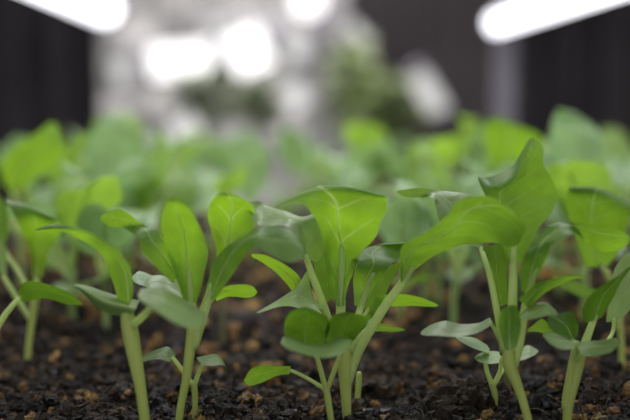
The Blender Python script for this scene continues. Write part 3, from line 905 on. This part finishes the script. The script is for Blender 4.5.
def crumb_object(name, parts):
    V, Fc, T, b = [], [], [], 0
    for v, f, t in parts:
        V.append(v)
        Fc.append(f + b)
        T.append(t)
        b += len(v)
    V, Fc, T = np.concatenate(V), np.concatenate(Fc), np.concatenate(T)
    me = bpy.data.meshes.new(name)
    me.from_pydata(V.tolist(), [], Fc.tolist())
    ca = me.color_attributes.new('tint', 'FLOAT_COLOR', 'POINT')
    ca.data.foreach_set('color', T.astype(np.float32).ravel())
    me.materials.append(CRUMB)
    o = bpy.data.objects.new(name, me)
    COL.objects.link(o)
    return o


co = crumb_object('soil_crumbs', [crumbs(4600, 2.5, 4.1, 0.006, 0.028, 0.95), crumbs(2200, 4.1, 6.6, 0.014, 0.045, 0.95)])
tag(co, 'loose brown and tan crumbs scattered over the dark soil', 'soil crumbs')
co['kind'] = 'stuff'

# fine root fibres
FIB = plain('fibre', (0.14, 0.09, 0.05, 1), 0.8, 30)
fv, ff = [], []
for _ in range(170):
    y = rng.uniform(2.7, 3.7)
    x = rng.uniform(-1.05, 1.15)
    a = rng.uniform(0, 6.28)
    ln = rng.uniform(0.04, 0.14)
    pts = []
    for i in range(6):
        t = i / 5
        px_, py_ = x + math.cos(a) * ln * t, y + math.sin(a) * ln * t
        pts.append(Vector((px_ + rng.normal(0, .005), py_ + rng.normal(0, .005), soil_z(px_, py_) + 0.012 + 0.03 * math.sin(math.pi * t) * rng.random())))
    tube_geo(cr_line(pts, 3), [0.0011] * 16, 5, fv, ff, cap=False)
fo = link_mesh('root_fibres', fv, ff, FIB)
tag(fo, 'thin brown root fibres lying on the front soil', 'fibres')
fo['kind'] = 'stuff'


# bigger clods that stand out
def clod(name, px, py, size, tint, label, n=26, squash=0.6, fib=0, spread=1.0):
    y = ground_y(px, py)
    c = P(px, py, y)
    base = Vector((c.x, c.y, soil_z(c.x, c.y)))
    V, Fc, T, b = [], [], [], 0
    for i in range(n):
        rr = size * math.sqrt(rng.random())
        a = rng.uniform(0, 6.28)
        ox, oy = rr * math.cos(a) * spread, rr * math.sin(a) * 0.8
        hgt = size * squash * (1 - (rr / size) ** 2)
        s = size * rng.uniform(0.16, 0.38)
        q = IV * (1 + 0.25 * rng.standard_normal((len(IV), 1))) * s * rng.uniform(0.6, 1.2, 3)
        V.append(q + np.array([ox, oy, hgt * rng.uniform(0.35, 1.0)]))
        Fc.append(IF + b)
        b += len(IV)
        kk = rng.uniform(0.5, 1.3)
        T.append(np.tile(np.array([tint[0] * kk, tint[1] * kk, tint[2] * kk, 1.0]), (len(IV), 1)))
    V, Fc, T = np.concatenate(V), np.concatenate(Fc), np.concatenate(T)
    me = bpy.data.meshes.new(name)
    me.from_pydata(V.tolist(), [], Fc.tolist())
    ca = me.color_attributes.new('tint', 'FLOAT_COLOR', 'POINT')
    ca.data.foreach_set('color', T.astype(np.float32).ravel())
    me.materials.append(CRUMB)
    o = bpy.data.objects.new(name, me)
    COL.objects.link(o)
    o.location = base
    tag(o, label, 'soil clod', 'clods on the soil')
    return o


clod('soil_clod', 88, 402, 0.045, (0.30, 0.19, 0.06), 'tan crumbly clod on the soil at lower left')
clod('soil_clod', 32, 416, 0.03, (0.30, 0.20, 0.07), 'small tan clod at the bottom left before the grey tray rib', 14)
clod('soil_clod', 604, 421, 0.035, (0.34, 0.23, 0.08), 'rounded tan clod at the bottom right edge', 16, 0.8)
clod('soil_clod', 470, 407, 0.11, (0.030, 0.018, 0.011), 'dark heap of soil left of the tall right seedling', 120, 0.75, spread=1.5)
clod('soil_clod', 385, 372, 0.06, (0.05, 0.033, 0.020), 'brown heap of soil right of the central seedling', 60, 1.3)
clod('soil_clod', 105, 352, 0.03, (0.26, 0.13, 0.04), 'orange-brown blurred clod left of the thick stem', 12)

# ------------------------------------------------------------------ tray
TRAY = plain('tray_plastic', (0.06, 0.058, 0.068, 1), 0.5, 8, 0.2)


def box_geo(x0, x1, y0, y1, z0, z1, verts, faces):
    b = len(verts)
    verts += [Vector(p) for p in ((x0, y0, z0), (x1, y0, z0), (x1, y1, z0), (x0, y1, z0), (x0, y0, z1), (x1, y0, z1), (x1, y1, z1), (x0, y1, z1))]
    faces += [tuple(b + i for i in q) for q in ((0, 3, 2, 1), (4, 5, 6, 7), (0, 1, 5, 4), (1, 2, 6, 5), (2, 3, 7, 6), (3, 0, 4, 7))]
    return verts, faces


def box(name, dims, mat, parent=None, bev=0.0, loc=None):
    verts, faces = box_geo(*dims, [], [])
    o = link_mesh(name, verts, faces, mat, parent, smooth=False, loc=loc)
    if bev:
        md = o.modifiers.new('bevel', 'BEVEL')
        md.width = bev
        md.segments = 2
    return o


tray = empty('seedling_tray', 'dark grey plastic cell tray holding the soil and seedlings', 'tray', (0, 5.4, -0.5))
tl = Vector((0, 5.4, -0.5))
rv, rf = [], []
for k in range(12):
    y = 3.2 + 0.52 * (k - 1)
    box_geo(-3.05, 3.25, y - 0.022, y + 0.022, -0.4, -0.018, rv, rf)
for k in range(13):
    x = -2.95 + 0.5 * k
    box_geo(x - 0.02, x + 0.02, 2.25, 8.65, -0.4, -0.03, rv, rf)
link_mesh('cell_ribs', rv, rf, TRAY, tray, smooth=False, loc=tl)
rv, rf = [], []
box_geo(-3.12, -3.0, 2.2, 8.7, -0.48, 0.05, rv, rf)
box_geo(3.2, 3.32, 2.2, 8.7, -0.48, 0.05, rv, rf)
box_geo(-3.12, 3.32, 8.6, 8.72, -0.48, 0.05, rv, rf)
box_geo(-3.12, 3.32, 2.18, 2.3, -0.48, 0.0, rv, rf)
box_geo(-3.12, 3.32, 2.18, 8.72, -0.5, -0.44, rv, rf)
link_mesh('rim', rv, rf, TRAY, tray, smooth=False, loc=tl)

# ------------------------------------------------------------------ rack, lamps
METAL = plain('rack_metal', (0.27, 0.25, 0.29, 1), 0.5, 5, 0.12, 0.2)
rack = empty('plant_rack', 'grey metal rack shelf carrying the seedling tray', 'rack', (0, 6, -8))
rl = Vector((0, 6, -8))
box('shelf', (-3.9, 3.9, 1.4, 11.3, -0.62, -0.5), METAL, rack, 0.02, rl)
for (x, y) in ((3.75, 1.6), (-3.75, 1.6), (3.75, 11.1), (-3.75, 11.1)):
    box('leg', (x - 0.13, x + 0.13, y - 0.13, y + 0.13, -8, -0.62), METAL, rack, 0.02, rl)
post = box('rack_post', (2.26, 2.50, 11.5, 11.74, -8, 1.85), METAL, None, 0.02, Vector((2.38, 11.62, -8)))
tag(post, 'grey metal post rising under the end of the right tube lamp', 'post')

TUBE = glow('tube_glow', (0.94, 0.93, 1.0, 1), 3.5)
CAP = plain('lamp_cap', (0.30, 0.28, 0.33, 1), 0.4, 5, 0.1)


def tube_lamp(x, z, y0, y1, label, r=0.12):
    root = empty('tube_lamp', label, 'lamp', (x, y1, z), 'tube lamps above the tray')
    l = Vector((x, y1, z))
    v, f = tube_geo([Vector((x, y0, z)), Vector((x, (y0 + y1) / 2, z)), Vector((x, y1 - 0.08, z))], [r] * 3, 20)
    link_mesh('tube', v, f, TUBE, root, loc=l)
    for (a, b) in ((y1 - 0.08, y1 + 0.12), (y0 - 0.2, y0)):
        v, f = tube_geo([Vector((x, a, z)), Vector((x, a + (b - a) * .5, z)), Vector((x, b - 0.03, z)), Vector((x, b, z))], [r * 1.1, r * 1.1, r * 1.1, r * .75], 20)
        link_mesh('end_cap', v, f, CAP, root, loc=l)
    for yy in (y0 + 0.5, y1 + 0.03):
        v, f = tube_geo([Vector((x, yy, z + r * .9)), Vector((x, yy, 16))], [0.012] * 2, 6)
        link_mesh('cord', v, f, CAP, root, loc=l)
    return root


tube_lamp(2.16, 1.72, 2.0, 11.0, 'long white tube lamp running in from the upper right')
tube_lamp(-1.87, 1.86, 2.0, 11.0, 'long white tube lamp running in from the upper left', 0.17)

# ------------------------------------------------------------------ background of the room
def BX(px, py, y):
    return P(px, py, y)


CURT = plain('black_cloth', (0.076, 0.067, 0.075, 1), 0.8, 1.2, 0.5)


def curtain(name, x0, x1, y, z0, z1, amp, wl, mat, label, cat='curtain', ph=0.0):
    n = int((x1 - x0) / 0.05)
    verts, faces = [], []
    zs = [z0, z0 * .5 + z1 * .5, z1]
    for j, z in enumerate(zs):
        for i in range(n + 1):
            x = x0 + (x1 - x0) * i / n
            d = amp * math.sin(x * 6.28 / wl + ph) + amp * .6 * math.sin(x * 6.28 / (wl * .43) + 1 + ph + j * .1)
            verts.append(Vector((x, y + d, z)))
    for j in range(len(zs) - 1):
        for i in range(n):
            a = j * (n + 1) + i
            faces.append((a, a + 1, a + n + 2, a + n + 1))
    o = link_mesh(name, verts, faces, mat)
    if label:
        tag(o, label, cat, 'dark curtains around the racks')
    return o


curtain('curtain', -9, (103 - 288) * 16 / F, 16, -8, 8, 0.16, 0.8, CURT, 'black curtain hanging in folds at the left')
curtain('curtain', (505 - 288) * 17 / F, 10, 17, -8, 8, 0.16, 0.95, CURT, 'black curtain hanging in folds behind the grey post at right', ph=1.0)

WALL = plain('wall_paint', (0.085, 0.073, 0.080, 1), 0.8, 0.6, 0.5)
structure(box('wall_back', (-20, 20, 44, 44.3, -8, 16), WALL))
structure(box('wall_left', (-20.3, -20, -6, 44.3, -8, 16), WALL))
structure(box('wall_right', (20, 20.3, -6, 44.3, -8, 16), WALL))
structure(box('floor', (-20.3, 20.3, -6, 44.3, -8.3, -8), WALL))
structure(box('ceiling', (-20.3, 20.3, -6, 44.3, 16, 16.3), WALL))

# crinkled silvery film hung behind the racks
FILM = plain('silver_film', (0.52, 0.505, 0.50, 1), 0.5, 0.7, 0.6, 0.0)
n, mz = 90, 60
x0, x1 = BX(100, 97, 32).x, BX(345, 97, 32).x
verts, faces = [], []
for j in range(mz + 1):
    for i in range(n + 1):
        x = x0 + (x1 - x0) * i / n
        z = -8 + 16 * j / mz
        verts.append(Vector((x, 32 + 0.5 * noise.noise(Vector((x * 1.1, z * 1.4, 3))) + 0.25 * noise.noise(Vector((x * 3, z * 3, 9))), z)))
for j in range(mz):
    for i in range(n):
        a = j * (n + 1) + i
        faces.append((a, a + 1, a + n + 2, a + n + 1))
tag(link_mesh('reflective_film', verts, faces, FILM), 'pale crinkled reflective film hanging behind the lamps in the middle', 'film')

WHITE = {k: glow('lamp_glow_' + n_, (1.0, 0.98, 0.97, 1), s) for k, n_, s in ((0, 'strong', 2.2), (1, 'soft', 1.0), (2, 'dim', 0.8))}


def far_tube(pa, pb, y, r, strength, label, yb=None):
    a, b = BX(pa[0], pa[1], y), BX(pb[0], pb[1], yb or y)
    root = empty('tube_lamp', label, 'lamp', (a + b) / 2, 'distant lamps')
    l = (a + b) / 2
    v, f = tube_geo([a, l, b], [r] * 3, 16)
    link_mesh('tube', v, f, WHITE[strength], root, loc=l)
    d = (b - a).normalized()
    for p, s in ((a, -1), (b, 1)):
        v, f = tube_geo([p, p + d * s * r * 0.8], [r * 1.1, r * 1.0], 16)
        link_mesh('end_cap', v, f, CAP, root, loc=l)
        v, f = tube_geo([p + Vector((0, 0, r * .9)), Vector((p.x, p.y, 16))], [0.02] * 2, 6)
        link_mesh('cord', v, f, CAP, root, loc=l)
    return root


def far_bulb(px, py, y, r, strength, label):
    c = BX(px, py, y)
    root = empty('pendant_bulb', label, 'lamp', c, 'distant lamps')
    import bmesh
    bm = bmesh.new()
    bmesh.ops.create_uvsphere(bm, u_segments=20, v_segments=12, radius=r)
    for q in bm.verts:
        if q.co.z > 0:
            q.co.z *= 1.35
            k = q.co.z / (1.35 * r)
            q.co.x *= 1 - 0.45 * k * k
            q.co.y *= 1 - 0.45 * k * k
    me = bpy.data.meshes.new('bulb')
    bm.to_mesh(me)
    bm.free()
    me.polygons.foreach_set('use_smooth', [True] * len(me.polygons))
    me.materials.append(WHITE[strength])
    o = bpy.data.objects.new('bulb', me)
    COL.objects.link(o)
    o.parent = root
    v, f = tube_geo([Vector((0, 0, r * 1.25)), Vector((0, 0, r * 1.9)), Vector((0, 0, r * 2.1))], [r * .5, r * .5, r * .3], 12)
    link_mesh('socket', v, f, CAP, root)
    v, f = tube_geo([Vector((0, 0, r * 2)), Vector((0, 0, 16 - c.z))], [0.03, 0.03], 6)
    link_mesh('cord', v, f, CAP, root)
    return root


far_tube((152, 63), (218, 57), 28, 0.42, 0, 'thick white tube lamp glowing left of the biggest glow')
far_tube((231, 58), (266, 43), 26.5, 0.52, 0, 'biggest white glowing lamp in the middle background')
far_tube((288, 48), (304, 56), 29, 0.25, 1, 'softer short tube lamp right of the biggest glow')
far_tube((208, 28), (240, 22), 30.5, 0.2, 2, 'dim short lamp above the biggest glow')
far_bulb(308, 0, 27, 0.42, 0, 'round bright bulb cut by the top edge of the picture')
far_bulb(294, 100, 30, 0.36, 1, 'dimmer round bulb below the middle glow')
far_bulb(187, 130, 30, 0.46, 1, 'round bulb low over the leaves at left of the middle')
far_tube((120, 62), (124, 82), 30, 0.25, 2, 'dim upright lamp beside the black left curtain')
far_tube((417, 74), (439, 110), 24, 0.24, 2, 'slanting white lamp right of the green foliage')
far_tube((350, 24), (368, 44), 29, 0.16, 2, 'dim slanting lamp above the green foliage')

# pale post between film and foliage
b = box('rack_post', (-0.3, 0.3, -0.3, 0.3, -8, 4.4), METAL, None, 0.02)
pb_ = BX(323, 97, 28)
b.location = (pb_.x, 28, 0)
tag(b, 'pale grey post of a distant rack beside the green foliage', 'post')

BENCH = plain('bench', (0.12, 0.11, 0.12, 1), 0.6, 3)
zb = BX(350, 135, 24).z - 0.4
bench = empty('distant_bench', 'dim distant bench under the green foliage, hidden by the seedlings', 'bench', (0, 24.5, -8))
bl = Vector((0, 24.5, -8))
box('bench_top', (-3.4, 3.6, 22.8, 26.6, zb - 0.15, zb), BENCH, bench, 0, bl)
for x in (-3.2, 3.4):
    for y in (23.0, 26.4):
        box('leg', (x - .12, x + .12, y - .12, y + .12, -8, zb - .15), BENCH, bench, 0, bl)

# distant leafy plants on a bench
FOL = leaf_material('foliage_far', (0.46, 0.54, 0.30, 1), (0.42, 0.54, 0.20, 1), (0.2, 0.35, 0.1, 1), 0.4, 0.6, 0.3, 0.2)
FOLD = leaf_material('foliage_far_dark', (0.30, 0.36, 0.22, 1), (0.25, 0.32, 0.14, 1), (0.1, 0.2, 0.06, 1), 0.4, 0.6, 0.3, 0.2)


def bush(px, py, y, w, h, n, mat, label):
    c = BX(px, py, y)
    root = empty('leafy_plant', label, 'plant', c, 'distant leafy plants')
    verts, faces, uvs = [], [], []
    r = random.Random(px * 7 + py)
    for _ in range(n):
        t = r.random()
        p = Vector((r.gauss(0, w * .38), r.gauss(0, w * .22), max(h * t - h * .5, zb - c.z + .75)))
        p.x *= 1.15 - 0.6 * t
        a, e = r.uniform(0, 6.28), r.uniform(-.8, .9)
        d = Vector((math.cos(a) * math.cos(e), math.sin(a) * math.cos(e), math.sin(e)))
        s = d.cross(Vector((0, 0, 1))).normalized()
        ln = r.uniform(.3, .6)
        rows = []
        for i in range(5):
            u = i / 4
            wd = ln * .3 * math.sin(math.pi * (0.08 + 0.88 * u))
            q = p + d * ln * u + Vector((0, 0, -.25 * ln * u * u))
            rows.append([q - s * wd, q, q + s * wd])
        b0 = len(verts)
        for i, row in enumerate(rows):
            for j, q in enumerate(row):
                verts.append(q)
                uvs.append((j / 2, i / 4))
        for i in range(4):
            for j in range(2):
                k = b0 + i * 3 + j
                faces.append((k, k + 1, k + 4, k + 3))
    link_mesh('foliage', verts, faces, mat, root, uvs=uvs)
    sv, sf = [], []
    for k in range(5):
        x = r.uniform(-.3, .3) * w
        tube_geo(cr_line([Vector((x * .3, 0, zb - c.z)), Vector((x * .7, 0, -h * .2)), Vector((x, 0, h * .3))], 3), [.03] * 7, 6, sv, sf)
    link_mesh('stems', sv, sf, STEMFAR, root)
    return root


bush(352, 95, 25.7, 0.9, 2.6, 260, FOL, 'tall green foliage of a distant plant right of the pale post')
bush(386, 115, 23.6, 0.9, 1.6, 220, FOL, 'lower green foliage of a distant plant left of the slanting white lamp')
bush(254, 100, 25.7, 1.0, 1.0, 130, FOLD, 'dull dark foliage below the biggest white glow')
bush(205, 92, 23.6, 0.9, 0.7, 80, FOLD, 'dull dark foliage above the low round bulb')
# ------------------------------------------------------------------ light
def area(name, loc, size, size_y, power, col, target):
    l = bpy.data.lights.new(name, 'AREA')
    l.shape = 'RECTANGLE'
    l.size, l.size_y = size, size_y
    l.energy = power
    l.color = col
    o = bpy.data.objects.new(name, l)
    COL.objects.link(o)
    o.location = loc
    d = Vector(target) - Vector(loc)
    o.rotation_euler = d.to_track_quat('-Z', 'Y').to_euler()
    return o


area('overhead_light', (-0.9, 5.4, 2.7), 0.3, 7.6, 70, (0.97, 0.98, 1.0), (-0.9, 5.4, 0))
area('overhead_light', (1.0, 5.4, 2.7), 0.3, 7.6, 70, (0.97, 0.98, 1.0), (1.0, 5.4, 0))
area('overhead_light', (0.2, 7.0, 2.9), 4.0, 3.2, 60, (0.97, 0.98, 1.0), (0.2, 7.0, 0))  # unseen extra panel, added to brighten the far rows
area('backdrop_fill', (0, 22, 13), 8, 8, 3600, (1.0, 0.98, 0.97), (0, 30, 0))  # unseen area light added to brighten the film and far background

w = bpy.data.worlds.new('world')
scene.world = w
w.use_nodes = True
bg = w.node_tree.nodes['Background']
bg.inputs[0].default_value = (0.84, 0.83, 0.84, 1)
bg.inputs[1].default_value = 0.78

scene.view_settings.view_transform = 'Standard'
scene.view_settings.look = 'None'
scene.view_settings.exposure = -0.04
scene.cycles.max_bounces = 8
scene.cycles.transmission_bounces = 6
scene.cycles.use_denoising = True
scene.cycles.sample_clamp_indirect = 6.0
